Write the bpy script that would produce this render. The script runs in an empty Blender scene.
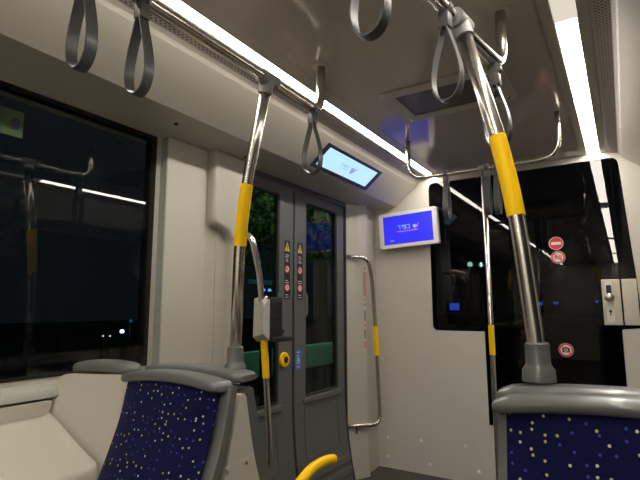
import bpy, bmesh, math, random
from mathutils import Vector, Matrix
random.seed(7)
S = bpy.context.scene
S.cycles.max_bounces = 16; S.cycles.diffuse_bounces = 8; S.cycles.glossy_bounces = 6; S.cycles.transparent_max_bounces = 16
C = S.collection
PI = math.pi

# ------------------------------------------------------------------ helpers
def link(o):
    C.objects.link(o); return o

def obj(name, bm, m, parent=None, smooth=None, label=None):
    me = bpy.data.meshes.new(name)
    bmesh.ops.recalc_face_normals(bm, faces=bm.faces[:])
    bm.to_mesh(me); bm.free()
    o = link(bpy.data.objects.new(name, me))
    me.materials.append(m)
    if smooth is not None:
        me.shade_smooth() if smooth >= 180 else me.set_sharp_from_angle(angle=math.radians(smooth))
        for p in me.polygons: p.use_smooth = True
    if parent: o.parent = parent
    if label: o['label'] = label
    return o

def keep_world(o, parent):
    o.parent = parent
    o.matrix_parent_inverse = Matrix.Translation(-Vector(parent.location))

def empty(name, loc=(0, 0, 0)):
    o = link(bpy.data.objects.new(name, None)); o.location = loc; o.empty_display_size = .05
    return o

def thing(name, label, cat, loc=(0, 0, 0), group=None):
    return tag(empty(name, loc), label, cat, group)

def tag(o, label, cat, group=None):
    o['label'] = label; o['category'] = cat; o['kind'] = 'thing'
    if group: o['group'] = group
    return o

def struct(o, label, cat):
    o['kind'] = 'structure'; o['label'] = label; o['category'] = cat
    return o

def part(name, bm, m, parent, smooth=None, label=None):
    """mesh given in world coordinates, parented under an Empty (or mesh) and kept in place"""
    base = Vector((0, 0, 0)); p = parent
    while p is not None:
        base += Vector(p.location); p = p.parent
    for v in bm.verts: v.co -= base
    return obj(name, bm, m, parent, smooth, label)

def B(): return bmesh.new()

def box(bm, x0, x1, y0, y1, z0, z1, bev=0, seg=2):
    t = bmesh.new()
    bmesh.ops.create_cube(t, size=1)
    for v in t.verts:
        v.co = Vector(((x0+x1)/2 + v.co.x*(x1-x0), (y0+y1)/2 + v.co.y*(y1-y0), (z0+z1)/2 + v.co.z*(z1-z0)))
    if bev: bmesh.ops.bevel(t, geom=t.edges[:], offset=bev, segments=seg, affect='EDGES', profile=.5)
    merge(bm, t)
    return bm

def merge(bm, t):
    me = bpy.data.meshes.new('tmp'); t.to_mesh(me); t.free(); bm.from_mesh(me); bpy.data.meshes.remove(me)

def fillet(pts, r, n=6):
    pts = [Vector(p) for p in pts]; out = [pts[0]]
    for a, b, c in zip(pts, pts[1:], pts[2:]):
        u = (a-b); w = (c-b); rr = min(r, u.length*.49, w.length*.49)
        p0 = b+u.normalized()*rr; p2 = b+w.normalized()*rr
        for i in range(n+1):
            t = i/n; out.append(p0*(1-t)**2 + b*2*t*(1-t) + p2*t*t)
    out.append(pts[-1]); return out

def tube(bm, pts, r, seg=14, cap=True):
    pts = [Vector(p) for p in pts]
    rings = []; n = None
    for i, p in enumerate(pts):
        d = (pts[min(i+1, len(pts)-1)] - pts[max(i-1, 0)]).normalized()
        if n is None:
            n = d.orthogonal().normalized()
        else:
            n = (n - d*n.dot(d)).normalized()
        b = d.cross(n)
        rr = r[i] if isinstance(r, (list, tuple)) else r
        rings.append([bm.verts.new(p + (n*math.cos(2*PI*k/seg) + b*math.sin(2*PI*k/seg))*rr) for k in range(seg)])
    for a, b in zip(rings, rings[1:]):
        for k in range(seg):
            bm.faces.new((a[k], a[(k+1) % seg], b[(k+1) % seg], b[k]))
    if cap:
        bm.faces.new(rings[0][::-1]); bm.faces.new(rings[-1])
    return bm

def rpoly(pts, r, n=5):
    """polygon with rounded corners (2D); r a number or one per corner"""
    m = len(pts); out = []
    for i in range(m):
        a, b, c = (Vector(pts[i-1]), Vector(pts[i]), Vector(pts[(i+1) % m]))
        rr = r[i] if isinstance(r, (list, tuple)) else r
        if rr <= 0: out.append(tuple(b)); continue
        u = (a-b); w = (c-b); q = min(rr, u.length*.48, w.length*.48)
        p0 = b+u.normalized()*q; p2 = b+w.normalized()*q
        for k in range(n+1):
            t = k/n; out.append(tuple(p0*(1-t)**2 + b*2*t*(1-t) + p2*t*t))
    return out

def plate(outer, holes, place, t0, t1):
    """flat polygon with holes, extruded between depths t0 and t1; place(u,v,w) -> world"""
    cu = bpy.data.curves.new('tmp', 'CURVE'); cu.dimensions = '2D'; cu.fill_mode = 'BOTH'
    cu.extrude = .5
    for pts in [outer]+list(holes):
        s = cu.splines.new('POLY'); s.points.add(len(pts)-1); s.use_cyclic_u = True
        for q, p in zip(s.points, pts): q.co = (p[0], p[1], 0, 1)
    o = bpy.data.objects.new('tmp', cu)
    me = bpy.data.meshes.new_from_object(o)
    bm = bmesh.new(); bm.from_mesh(me)
    bpy.data.objects.remove(o); bpy.data.curves.remove(cu); bpy.data.meshes.remove(me)
    bmesh.ops.remove_doubles(bm, verts=bm.verts[:], dist=1e-6)
    for v in bm.verts:
        w = t0 if v.co.z < 0 else t1
        v.co = Vector(place(v.co.x, v.co.y, w))
    return bm

def inset(pts, d):
    out = []; n = len(pts)
    ar = sum(pts[i-1][0]*pts[i][1]-pts[i][0]*pts[i-1][1] for i in range(n))
    sg = 1 if ar > 0 else -1
    for i in range(n):
        a, b, c = Vector(pts[i-1]), Vector(pts[i]), Vector(pts[(i+1) % n])
        u = (b-a).normalized(); w = (c-b).normalized(); n1 = Vector((-u.y, u.x))*sg; n2 = Vector((-w.y, w.x))*sg
        m = (n1+n2); m = m/max(m.length_squared, .3)*2
        out.append(tuple(b+m*d))
    return out

def round_plate(outer, place, t0, t1, r, n=5):
    """solid polygon slab whose face at depth t1 has a rounded rim"""
    bm = bmesh.new(); s = 1 if t1 > t0 else -1; rings = [(outer, t0), (outer, t1-s*r)]
    for k in range(1, n+1):
        a = PI/2*k/n; rings.append((inset(outer, r*(1-math.cos(a))), t1-s*r+s*r*math.sin(a)))
    return loft(bm, [[place(u, v, w) for u, v in p] for p, w in rings])

YZ = lambda u, v, w: (w, u, v)      # u = Y, v = Z, depth along X
XZ = lambda u, v, w: (u, w, v)      # u = X, v = Z, depth along Y
XY = lambda u, v, w: (u, v, w)

def rect(u0, u1, v0, v1): return [(u0, v0), (u1, v0), (u1, v1), (u0, v1)]

def profile(bm, pts, y0, y1, closed=True):
    """XZ profile extruded along Y"""
    a = [bm.verts.new((x, y0, z)) for x, z in pts]; b = [bm.verts.new((x, y1, z)) for x, z in pts]
    n = len(pts)
    for i in range(n if closed else n-1):
        j = (i+1) % n; bm.faces.new((a[i], a[j], b[j], b[i]))
    if closed: bm.faces.new(a[::-1]); bm.faces.new(b)
    return bm

def extr_z(bm, pts, z0, z1):
    a = [bm.verts.new((x, y, z0)) for x, y in pts]; b = [bm.verts.new((x, y, z1)) for x, y in pts]
    n = len(pts)
    for i in range(n):
        j = (i+1) % n; bm.faces.new((a[i], a[j], b[j], b[i]))
    bm.faces.new(a[::-1]); bm.faces.new(b)
    return bm

def loft(bm, rings, close=True, caps=True):
    vs = [[bm.verts.new(p) for p in r] for r in rings]
    for a, b in zip(vs, vs[1:]):
        n = len(a)
        for k in range(n if close else n-1):
            bm.faces.new((a[k], a[(k+1) % n], b[(k+1) % n], b[k]))
    if caps: bm.faces.new(vs[0][::-1]); bm.faces.new(vs[-1])
    return bm

def strokes(bm, lines, org, ux, uy, n, w, t=.0006):
    """flat strokes (polyline segments in a local u,v frame) as thin raised bars"""
    org, ux, uy, n = Vector(org), Vector(ux), Vector(uy), Vector(n)
    for (a, b) in lines:
        A = org+ux*a[0]+uy*a[1]; D = org+ux*b[0]+uy*b[1]
        d = (D-A).normalized(); s = n.cross(d).normalized()*w/2; A = A-d*w/2; D = D+d*w/2
        q = [A+s, A-s, D-s, D+s]
        v = [bm.verts.new(p) for p in q]+[bm.verts.new(p+n*t) for p in q]
        for f in ((0, 1, 2, 3), (7, 6, 5, 4), (0, 4, 5, 1), (1, 5, 6, 2), (2, 6, 7, 3), (3, 7, 4, 0)):
            bm.faces.new([v[i] for i in f])
    return bm

def flatpoly(bm, pts, org, ux, uy, n, t=.0006):
    org, ux, uy, n = Vector(org), Vector(ux), Vector(uy), Vector(n)
    a = [bm.verts.new(org+ux*p[0]+uy*p[1]) for p in pts]; b = [bm.verts.new(org+ux*p[0]+uy*p[1]+n*t) for p in pts]
    m = len(pts)
    for i in range(m):
        j = (i+1) % m; bm.faces.new((a[i], a[j], b[j], b[i]))
    bm.faces.new(a[::-1]); bm.faces.new(b)
    return bm

def disc(bm, org, ux, uy, n, r, t=.0006, seg=28, sx=1):
    return flatpoly(bm, [(sx*r*math.cos(2*PI*k/seg), r*math.sin(2*PI*k/seg)) for k in range(seg)], org, ux, uy, n, t)

def ringflat(bm, org, ux, uy, n, r0, r1, t=.0006, seg=28):
    org, ux, uy, n = Vector(org), Vector(ux), Vector(uy), Vector(n)
    R = []
    for r, h in ((r0, 0), (r1, 0), (r1, t), (r0, t)):
        R.append([bm.verts.new(org+(ux*math.cos(2*PI*k/seg)+uy*math.sin(2*PI*k/seg))*r+n*h) for k in range(seg)])
    for i in range(4):
        a, b = R[i], R[(i+1) % 4]
        for k in range(seg):
            bm.faces.new((a[k], a[(k+1) % seg], b[(k+1) % seg], b[k]))
    return bm

# ------------------------------------------------------------------ materials
def mat(name, col, rough=.5, metal=0, noise=0, bump=0, nscale=30, coat=0, spec=.5):
    m = bpy.data.materials.new(name); m.use_nodes = True
    nt = m.node_tree; p = nt.nodes['Principled BSDF']
    p.inputs['Base Color'].default_value = (*col, 1); p.inputs['Roughness'].default_value = rough
    p.inputs['Metallic'].default_value = metal; p.inputs['Coat Weight'].default_value = coat
    p.inputs['Specular IOR Level'].default_value = spec
    if noise or bump:
        tc = nt.nodes.new('ShaderNodeTexCoord'); nz = nt.nodes.new('ShaderNodeTexNoise')
        nz.inputs['Scale'].default_value = nscale; nz.inputs['Detail'].default_value = 4
        nt.links.new(tc.outputs['Object'], nz.inputs['Vector'])
        if noise:
            mx = nt.nodes.new('ShaderNodeMix'); mx.data_type = 'RGBA'
            mx.inputs[6].default_value = (*[c*(1-noise) for c in col], 1); mx.inputs[7].default_value = (*[min(1, c*(1+noise)) for c in col], 1)
            nt.links.new(nz.outputs['Fac'], mx.inputs[0]); nt.links.new(mx.outputs[2], p.inputs['Base Color'])
        if bump:
            bp = nt.nodes.new('ShaderNodeBump'); bp.inputs['Strength'].default_value = bump; bp.inputs['Distance'].default_value = .002
            nt.links.new(nz.outputs['Fac'], bp.inputs['Height']); nt.links.new(bp.outputs['Normal'], p.inputs['Normal'])
    return m

def emis(name, col, s):
    m = bpy.data.materials.new(name); m.use_nodes = True
    nt = m.node_tree; p = nt.nodes['Principled BSDF']
    p.inputs['Base Color'].default_value = (.02, .02, .02, 1); p.inputs['Roughness'].default_value = .3
    p.inputs['Emission Color'].default_value = (*col, 1); p.inputs['Emission Strength'].default_value = s
    return m

def glass(name, tint, rough=.0, ior=1.5, gain=1.3):
    m = bpy.data.materials.new(name); m.use_nodes = True
    nt = m.node_tree; nt.nodes.remove(nt.nodes['Principled BSDF']); out = nt.nodes['Material Output']
    tr = nt.nodes.new('ShaderNodeBsdfTransparent'); tr.inputs['Color'].default_value = (*tint, 1)
    gl = nt.nodes.new('ShaderNodeBsdfGlossy'); gl.inputs['Roughness'].default_value = rough
    fr = nt.nodes.new('ShaderNodeFresnel'); fr.inputs['IOR'].default_value = ior
    mx = nt.nodes.new('ShaderNodeMixShader')
    ge = nt.nodes.new('ShaderNodeNewGeometry'); iv = nt.nodes.new('ShaderNodeMath'); iv.operation = 'SUBTRACT'; iv.inputs[0].default_value = gain
    ml = nt.nodes.new('ShaderNodeMath'); ml.operation = 'MULTIPLY'; ml.use_clamp = True   # the reflection happens once, on the outer face of the pane
    sc = nt.nodes.new('ShaderNodeMath'); sc.operation = 'MULTIPLY'; sc.inputs[1].default_value = gain
    nt.links.new(ge.outputs['Backfacing'], sc.inputs[0]); nt.links.new(sc.outputs[0], iv.inputs[1])
    nt.links.new(fr.outputs[0], ml.inputs[0]); nt.links.new(iv.outputs[0], ml.inputs[1])
    nt.links.new(ml.outputs[0], mx.inputs[0]); nt.links.new(tr.outputs[0], mx.inputs[1]); nt.links.new(gl.outputs[0], mx.inputs[2])
    nt.links.new(mx.outputs[0], out.inputs['Surface'])
    return m

def perforated(name, col, pitch=.0115, hole=.30, rough=.45, x0=None, x1=None):
    """sheet with staggered round holes; holes limited to a band of X when given"""
    m = mat(name, col, rough); nt = m.node_tree; p = nt.nodes['Principled BSDF']
    tc = nt.nodes.new('ShaderNodeTexCoord'); sp = nt.nodes.new('ShaderNodeSeparateXYZ')
    nt.links.new(tc.outputs['Object'], sp.inputs[0])
    def M(op, a, b=None):
        n = nt.nodes.new('ShaderNodeMath'); n.operation = op
        for i, v in enumerate((a, b)):
            if v is None: continue
            if isinstance(v, (int, float)): n.inputs[i].default_value = v
            else: nt.links.new(v, n.inputs[i])
        return n.outputs[0]
    u = M('DIVIDE', sp.outputs[0], pitch); v = M('DIVIDE', sp.outputs[1], pitch)
    a = M('ADD', u, v); b = M('SUBTRACT', u, v)
    fa = M('SUBTRACT', M('FRACT', M('MULTIPLY', a, .5)), .5); fb = M('SUBTRACT', M('FRACT', M('MULTIPLY', b, .5)), .5)
    d = M('SQRT', M('ADD', M('MULTIPLY', fa, fa), M('MULTIPLY', fb, fb)))
    h = M('LESS_THAN', d, hole)
    if x0 is not None:
        h = M('MULTIPLY', h, M('MULTIPLY', M('GREATER_THAN', sp.outputs[0], x0), M('LESS_THAN', sp.outputs[0], x1)))
    mx = nt.nodes.new('ShaderNodeMix'); mx.data_type = 'RGBA'
    mx.inputs[6].default_value = (*col, 1); mx.inputs[7].default_value = (*[c*.12 for c in col], 1)
    nt.links.new(h, mx.inputs[0]); nt.links.new(mx.outputs[2], p.inputs['Base Color'])
    return m

def brushed(name, col, rough=.28):
    m = mat(name, col, rough, 1); nt = m.node_tree; p = nt.nodes['Principled BSDF']
    tc = nt.nodes.new('ShaderNodeTexCoord'); mp = nt.nodes.new('ShaderNodeMapping'); mp.inputs['Scale'].default_value = (40, 40, 2)
    nz = nt.nodes.new('ShaderNodeTexNoise'); nz.inputs['Scale'].default_value = 3
    mr = nt.nodes.new('ShaderNodeMapRange'); mr.inputs[3].default_value = rough*.93; mr.inputs[4].default_value = rough*1.07
    nt.links.new(tc.outputs['Object'], mp.inputs[0]); nt.links.new(mp.outputs[0], nz.inputs['Vector'])
    nt.links.new(nz.outputs['Fac'], mr.inputs[0]); nt.links.new(mr.outputs[0], p.inputs['Roughness'])
    return m

def fabric(name):
    m = mat(name, (.010, .010, .05), .85, spec=.12); nt = m.node_tree; p = nt.nodes['Principled BSDF']
    uv = nt.nodes.new('ShaderNodeUVMap'); mp = nt.nodes.new('ShaderNodeMapping'); mp.inputs['Scale'].default_value = (1.05, 1.0, 1)
    nt.links.new(uv.outputs[0], mp.inputs[0])
    vo = nt.nodes.new('ShaderNodeTexVoronoi'); vo.voronoi_dimensions = '2D'; vo.inputs['Scale'].default_value = 42; vo.inputs['Randomness'].default_value = .75
    nt.links.new(mp.outputs[0], vo.inputs['Vector'])
    lt = nt.nodes.new('ShaderNodeMath'); lt.operation = 'LESS_THAN'; lt.inputs[1].default_value = .125
    nt.links.new(vo.outputs['Distance'], lt.inputs[0])
    sc = nt.nodes.new('ShaderNodeSeparateColor'); nt.links.new(vo.outputs['Color'], sc.inputs[0])
    rp = nt.nodes.new('ShaderNodeValToRGB'); rp.color_ramp.interpolation = 'CONSTANT'
    e = rp.color_ramp.elements; e[0].position = 0; e[0].color = (.62, .60, .50, 1)
    e[1].position = .16; e[1].color = (.50, .46, .10, 1)
    for pos, c in ((.36, (.05, .06, .32)), (.66, (.008, .008, .05))):
        q = e.new(pos); q.color = (*c, 1)
    nt.links.new(sc.outputs[0], rp.inputs[0])
    nz = nt.nodes.new('ShaderNodeTexNoise'); nz.inputs['Scale'].default_value = 60; nt.links.new(uv.outputs[0], nz.inputs['Vector'])
    base = nt.nodes.new('ShaderNodeMix'); base.data_type = 'RGBA'; base.inputs[6].default_value = (.0035, .0035, .028, 1); base.inputs[7].default_value = (.0065, .0075, .066, 1)
    nt.links.new(nz.outputs['Fac'], base.inputs[0])
    mx = nt.nodes.new('ShaderNodeMix'); mx.data_type = 'RGBA'
    nt.links.new(lt.outputs[0], mx.inputs[0]); nt.links.new(base.outputs[2], mx.inputs[6]); nt.links.new(rp.outputs[0], mx.inputs[7])
    nt.links.new(mx.outputs[2], p.inputs['Base Color'])
    p.inputs['Sheen Weight'].default_value = .05
    return m

WALL = mat('beige_wall_panel', (.485, .457, .400), .42, noise=.03, nscale=6)
PANEL = mat('partition_panel', (.60, .562, .505), .5, noise=.03, nscale=5)
CONS = mat('moulded_cover', (.53, .495, .420), .45, noise=.02, nscale=5)
CEIL = mat('ceiling_panel', (.60, .55, .49), .13, noise=.03, nscale=4)
CHAN = mat('light_channel', (.56, .52, .46), .4)
PERF = perforated('perforated_band', (.46, .425, .38), .0105, .27, .45, -1.362, -1.316)
PERFR = perforated('perforated_band_right', (.46, .425, .38), .0105, .27, .45, -.014, .032)
GRIL = perforated('perforated_grille', (.20, .185, .17), .012, .34)
FRAMEM = mat('vent_frame', (.62, .57, .50), .5)
DARKRUB = mat('black_rubber', (.014, .013, .012), .6)
WFRAME = mat('window_seal', (.018, .015, .012), .7, spec=.15)
SILLM = mat('sill_strip', (.43, .43, .385), .35)
DOORM = mat('door_grey', (.105, .109, .108), .42, noise=.04, nscale=8)
DOORF = mat('door_frame_grey', (.050, .051, .053), .45)
STEEL = brushed('brushed_steel', (.70, .65, .59), .25)
PLATE = brushed('lock_steel', (.62, .57, .49), .36)
CLAMP = mat('grey_clamp', (.22, .21, .205), .4)
YEL = mat('yellow_sleeve', (1.0, .61, .003), .5, spec=.2)
EDGE = mat('window_edge_strip', (.30, .325, .285), .4)
SEATG = mat('seat_grey', (.125, .130, .125), .33, noise=.03, nscale=12, coat=.15)
SEATD = mat('seat_shell_dark', (.098, .103, .102), .42)
FAB = fabric('speckled_blue_fabric')
STRAPM = mat('strap_rubber', (.075, .075, .078), .34)
STRAPB = mat('strap_block', (.075, .072, .070), .45)
FLOORM = mat('rubber_floor', (.060, .050, .046), .6, noise=.25, nscale=180)
LED = emis('led_diffuser', (1.0, .93, .82), 26)
JOINTGLOW = emis('led_joint', (.75, .68, .56), .75)  # joint is no lamp; its brightness is painted in as a weak emission
GWIN = glass('window_glass', (.78, .82, .80), ior=1.45)
GDOOR = glass('door_glass', (.78, .86, .80), ior=1.35, gain=.9)
GCAB = glass('dark_cab_glass', (.30, .30, .32), ior=1.45, gain=1.0)
WHITE = mat('white_print', (.72, .70, .68), .5)
RED = mat('red_print', (.62, .030, .030), .45)
PINK = mat('pink_print', (.60, .26, .24), .5)
BLACK = mat('black_print', (.012, .012, .013), .45)
YELP = mat('yellow_print', (.65, .52, .05), .5)
BLUEP = mat('blue_print', (.03, .19, .55), .45)
GREENP = mat('green_print', (.035, .085, .015), .6)
BEZEL = mat('screen_bezel', (.84, .80, .74), .4)
NAVY = mat('navy_bezel', (.020, .022, .055), .35)
TVBLUE = emis('blue_display', (.022, .022, .80), .86)
TVLOGO = emis('display_print', (.30, .56, .95), .85)
TVPINK = emis('display_pink', (.75, .20, .60), .75)
CYAN = emis('pale_display', (.47, .76, .98), .84)
GREYPR = emis('display_grey', (.16, .32, .52), 1.0)
BIRDP = emis('display_purple', (.30, .17, .55), 1.0)
VALG = mat('validator_shell', (.45, .43, .39), .4)
VALW = mat('pale_metal', (.78, .75, .70), .35)
VALD = mat('validator_dark', (.024, .024, .026), .5, spec=.2)
BLUELED = emis('blue_indicator', (.10, .18, 1.0), 2.2)
ASPH = mat('asphalt', (.03, .03, .032), .8, noise=.2)
LEAF = mat('leaves', (.05, .12, .03), .7, noise=.4, nscale=3)
BARK = mat('bark', (.06, .045, .03), .8)

# ------------------------------------------------------------------ room shell
Y0 = -6.0; YP = 3.696            # rear end of the modelled car, cab partition
ZC = 2.29; XL = -1.835; XR = .47; XM = -.665

struct(obj('floor', box(B(), -1.9, .57, Y0, 3.80, -.06, 0), FLOORM), 'dark brown speckled rubber floor of the tram', 'floor')

# ceiling: central panel with a shallow joint groove each side, plus the panel joint ahead of the vent
bm = B()
box(bm, -1.150, -.180, Y0, 3.75, ZC, ZC+.05, .004, 1)
box(bm, -1.95, .62, Y0, 3.80, ZC+.05, ZC+.09)
struct(obj('ceiling', bm, CEIL), 'greyish brown glossy ceiling panels above the aisle', 'ceiling')

LX = (-1.266, -1.208); RX = (-.144, -.066)
def side(x):   # mirror across the car's centre line
    return 2*XM - x

for i, s in enumerate((0, 1)):
    f = (lambda x: x) if s == 0 else side
    a, b = sorted((f(-1.142), f(-1.262)))
    # light channel beside the strip
    bm = B()
    st_ = LX if s == 0 else RX
    for lo, hi in ((f(-1.142), st_[1 if s == 0 else 0]), (st_[0 if s == 0 else 1], f(-1.300))):
        a, b = sorted((lo, hi)); box(bm, a+.0005, b-.0005, Y0, 3.75, ZC, ZC+.05)
    a, b = st_; box(bm, a, b, Y0, 3.75, ZC+.033, ZC+.05)
    struct(obj('trim_%d' % (1+i), bm, CHAN), ('left' if s == 0 else 'right')+' light channel along the ceiling edge', 'ceiling trim')
    bm = profile(B(), [(f(-1.300), ZC), (f(-1.306), ZC-.003), (f(-1.366), ZC-.016), (f(-1.380), ZC-.028), (f(-1.390), ZC-.043), (f(-1.396), ZC+.05), (f(-1.300), ZC+.05)], Y0, 3.75)
    struct(obj('trim_%d' % (3+i), bm, PERF if s == 0 else PERFR), ('left' if s == 0 else 'right')+' perforated air band beside the light strip', 'air vent band')
    # cove: slanted lit face, rounded fold, flat underside
    pts = [(-1.385, 2.243), (-1.392, 2.247), (-1.40, 2.30), (-1.95, 2.30), (-1.95, 2.054), (-1.835, 2.064), (-1.575, 2.090), (-1.568, 2.0915), (-1.563, 2.096)]
    bm = profile(B(), [(f(x), z) for x, z in pts], Y0, 3.695)
    cv_ = struct(obj('trim_%d' % (5+i), bm, WALL), ('left' if s == 0 else 'right')+' slanted beige cove panel above the windows', 'ceiling cove')
    if s == 0:
        bm = B()
        for x, yy in ((-1.665, 1.425), (-1.71, 1.955)):
            zz = 2.090+(x+1.575)*.1; tube(bm, [(x, yy, zz+.002), (x, yy, zz-.004), (x, yy, zz-.007)], [.010, .010, .006], 12)
        part('screw', bm, VALD, cv_, smooth=40)

# left wall: lower wall and band with holes for the window and the double door
WY0, WY1, WZ0, WZ1 = -.45, 1.462, .997, 2.061
DY0, DY1 = 1.90, 3.262
bm = plate(rect(Y0, 3.80, 0, 2.085), [rpoly(rect(WY0, WY1, WZ0, WZ1), .006), rect(DY0, DY1, .004, 2.045), rpoly(rect(-2.6, -.75, WZ0, WZ1), .02)], YZ, XL-.07, XL)
struct(obj('wall_left', bm, WALL), 'left beige side wall around the window and the door', 'wall')
bm = plate(rect(Y0, 3.80, 0, 2.06), [rpoly(rect(-.45, 1.44, WZ0, 2.04), .02), rpoly(rect(1.7, 3.4, WZ0, 2.04), .02)], YZ, XR, XR+.07)
struct(obj('wall_right', bm, WALL), 'right beige side wall behind the right seat', 'wall')
struct(obj('wall_back', box(B(), -1.95, .62, Y0-.05, Y0, 0, 2.38), PANEL), 'rear closing wall of the tram car', 'wall')

def lean_out(bm):
    for v in bm.verts: v.co.x -= .026*(v.co.z-1.0)
    return bm
def window(n, x, y0, y1, d, lab):
    """pane + dark seal, set in the wall hole; d = +1 when outside is towards -X"""
    w = struct(empty('window_%d' % n, (x, (y0+y1)/2, WZ0)), lab, 'window')
    a, b = sorted((x-d*.006, x-d*.014))
    part('glass_pane', plate(rpoly(rect(y0+.006, y1-.006, WZ0+.008, WZ1-.005), .006), [], YZ, a, b) if d < 0 else lean_out(plate(rpoly(rect(y0+.006, y1-.006, WZ0+.008, WZ1-.005), .006), [], YZ, a, b)), GWIN, w)
    a, b = sorted((x-d*.0705, x+d*.003))
    part('window_seal', plate(rect(y0+.0005, y1-.0005, WZ0+.0005, WZ1-.0005), [rpoly(rect(y0+.008, y1-.008, WZ0+.010, WZ1-.006), .006)], YZ, a, b), WFRAME, w)
    return w
w1 = window(1, XL, WY0, WY1, 1, 'large dark side window on the left, night outside')
window(2, XL, -2.6, -.75, 1, 'left side window behind the camera')
WZ1 = 2.04
window(3, XR, -.45, 1.44, -1, 'right side window beside the right seat')
window(4, XR, 1.7, 3.4, -1, 'right side window ahead of the right seat')

# sticker at the top of the window
bm = B()
flatpoly(bm, rect(-.14, .14, -.05, .05), (XL-.029, .735, 1.930), (0, 1, 0), (0, 0, 1), (1, 0, 0))
st = part('emergency_sticker', bm, GREENP, w1, label='dim green emergency sticker high on the left window')
bm = B()
for y in (.790, .800): strokes(bm, [((0, -.05), (0, .05))], (XL-.0284, y, 1.930), (0, 1, 0), (0, 0, 1), (1, 0, 0), .003, .0004)
flatpoly(bm, rpoly(rect(-.014, .014, -.022, .022), .01), (XL-.0284, .847, 1.927), (0, 1, 0), (0, 0, 1), (1, 0, 0), .0004)
flatpoly(bm, rect(-.05, .05, -.006, .006), (XL-.0284, .695, 1.940), (0, 1, 0), (0, 0, 1), (1, 0, 0), .0004)
flatpoly(bm, rect(-.05, .03, -.005, .005), (XL-.0284, .695, 1.910), (0, 1, 0), (0, 0, 1), (1, 0, 0), .0004)
p = part('sticker_print', bm, BLACK, st)

# sill strip under the window
bm = profile(B(), [(-1.835, .978), (-1.80, .974), (-1.778, .964), (-1.770, .950), (-1.770, .934), (-1.835, .930)], Y0, 1.09)
struct(obj('trim_7', bm, SILLM, smooth=30), 'pale sill strip under the left window', 'window sill')
# post between window and door
bm = B(); box(bm, -1.835, -1.790, 1.494, 1.749, 0, 2.068, .006, 3)
struct(obj('trim_8', bm, WALL, smooth=40), 'beige post between the window and the door', 'wall post')
part('edge_strip', box(B(), -1.835, -1.7915, 1.489, 1.4938, .9, 2.062), EDGE, bpy.data.objects['trim_8'])
# L-shaped door pillar cover: column with a rounded box at the top
pts = [(1.768, 1.683), (1.878, 1.650), (1.918, 1.606), (1.918, 0.0), (2.004, 0.0), (2.004, 2.075), (1.768, 2.085)]
bm = round_plate(rpoly(pts, [.035, .02, .03, 0, 0, 0, 0]), YZ, -1.83, -1.745, .026)
struct(obj('trim_9', bm, WALL, smooth=45), 'beige L-shaped pillar cover at the near side of the door', 'door pillar')
# recessed wall strip behind it
bm = B(); box(bm, -1.835, -1.805, 1.749, 1.93, 0, 2.065)
box(bm, -1.805, -1.801, 1.84, 1.918, 0, 1.66)
struct(obj('trim_10', bm, WALL), 'recessed beige strip beside the door pillar', 'wall strip')

# far pilaster, rounded nose
pl = [(-1.84, 3.255), (-1.802, 3.255), (-1.760, 3.345), (-1.752, 3.352), (-1.748, 3.368), (-1.732, 3.398), (-1.722, 3.420), (-1.718, 3.440), (-1.722, 3.456), (-1.735, 3.466), (-1.775, 3.470), (-1.775, 3.500), (-1.757, 3.520), (-1.752, 3.60), (-1.765, 3.696), (-1.84, 3.696)]
bm = extr_z(B(), pl, 0, 2.075)
pil = struct(obj('trim_11', bm, WALL, smooth=35), 'beige pilaster between the far door leaf and the cab wall', 'door pillar')
bm = B(); tube(bm, [(-1.770, 3.322, .345), (-1.761, 3.327, .345)], .012, 12)
for v in bm.verts: v.co.z = .345+(v.co.z-.345)*1.9
part('keyhole', bm, BLACK, pil)

# cab partition: grey panel with an L-shaped opening for black glass and the cab door
Lpoly = [(-1.284, 1.075), (-.893, 1.075), (-.893, .415), (-.028, .415), (-.028, 1.108), (.085, 1.118), (.075, 1.45), (.030, 2.250), (-1.284, 2.250)]
rad = [.045, 0, 0, 0, .01, .03, 0, .05, .05]
big = [(-1.80, 0), (.47, 0), (.47, 2.06), (.30, 2.30), (-1.63, 2.30), (-1.80, 2.06)]
bm = plate([(-1.95, 0), (.62, 0), (.62, 2.34), (-1.95, 2.34)], [rpoly(Lpoly, rad)], XZ, YP, YP+.05)
wf = struct(obj('wall_front', bm, PANEL), 'greyish beige cab partition with screwed lower panel', 'wall')
bm = B()
for x, z in ((-1.682, .231), (-1.405, .24), (-1.063, .25), (-1.682, .085), (-1.34, .078), (-.98, .085)):
    tube(bm, [(x, YP, z), (x, YP-.004, z), (x, YP-.006, z)], [.012, .012, .007], 14)
part('screw_cap', bm, BEZEL, wf, smooth=40)

e = .003
gl = struct(empty('window_5', (-1.08, YP, 1.07)), 'black glass pane of the cab partition beside the blue screen', 'window')
part('glass_pane', plate(rpoly([(-1.284+e, 1.075+e), (-.893-e, 1.075+e), (-.893-e, 2.25-e), (-1.284+e, 2.25-e)], [.045, 0, 0, .05]), [], XZ, YP+.002, YP+.010), GCAB, gl)
cab = struct(empty('door_3', (-.46, YP, .415)), 'black glass cab door with prohibition stickers and steel lock', 'door')
part('glass_pane', plate([(-.893+e, .415+e), (-.028-e, .415+e), (-.028-e, 1.11), (-.018, 1.12), (-.018, 2.25-e), (-.893+e, 2.25-e)], [], XZ, YP+.002, YP+.010), GCAB, cab)
gl2 = struct(empty('window_6', (.02, YP, 1.12)), 'narrow black glass strip right of the cab door', 'window')
part('glass_pane', plate(rpoly([(-.012, 1.118), (.085-e, 1.118+e), (.075-e, 1.45), (.030-e, 2.25-e), (-.012, 2.25-e)], [0, .03, 0, .05, 0]), [], XZ, YP+.002, YP+.010), GCAB, gl2)

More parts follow.
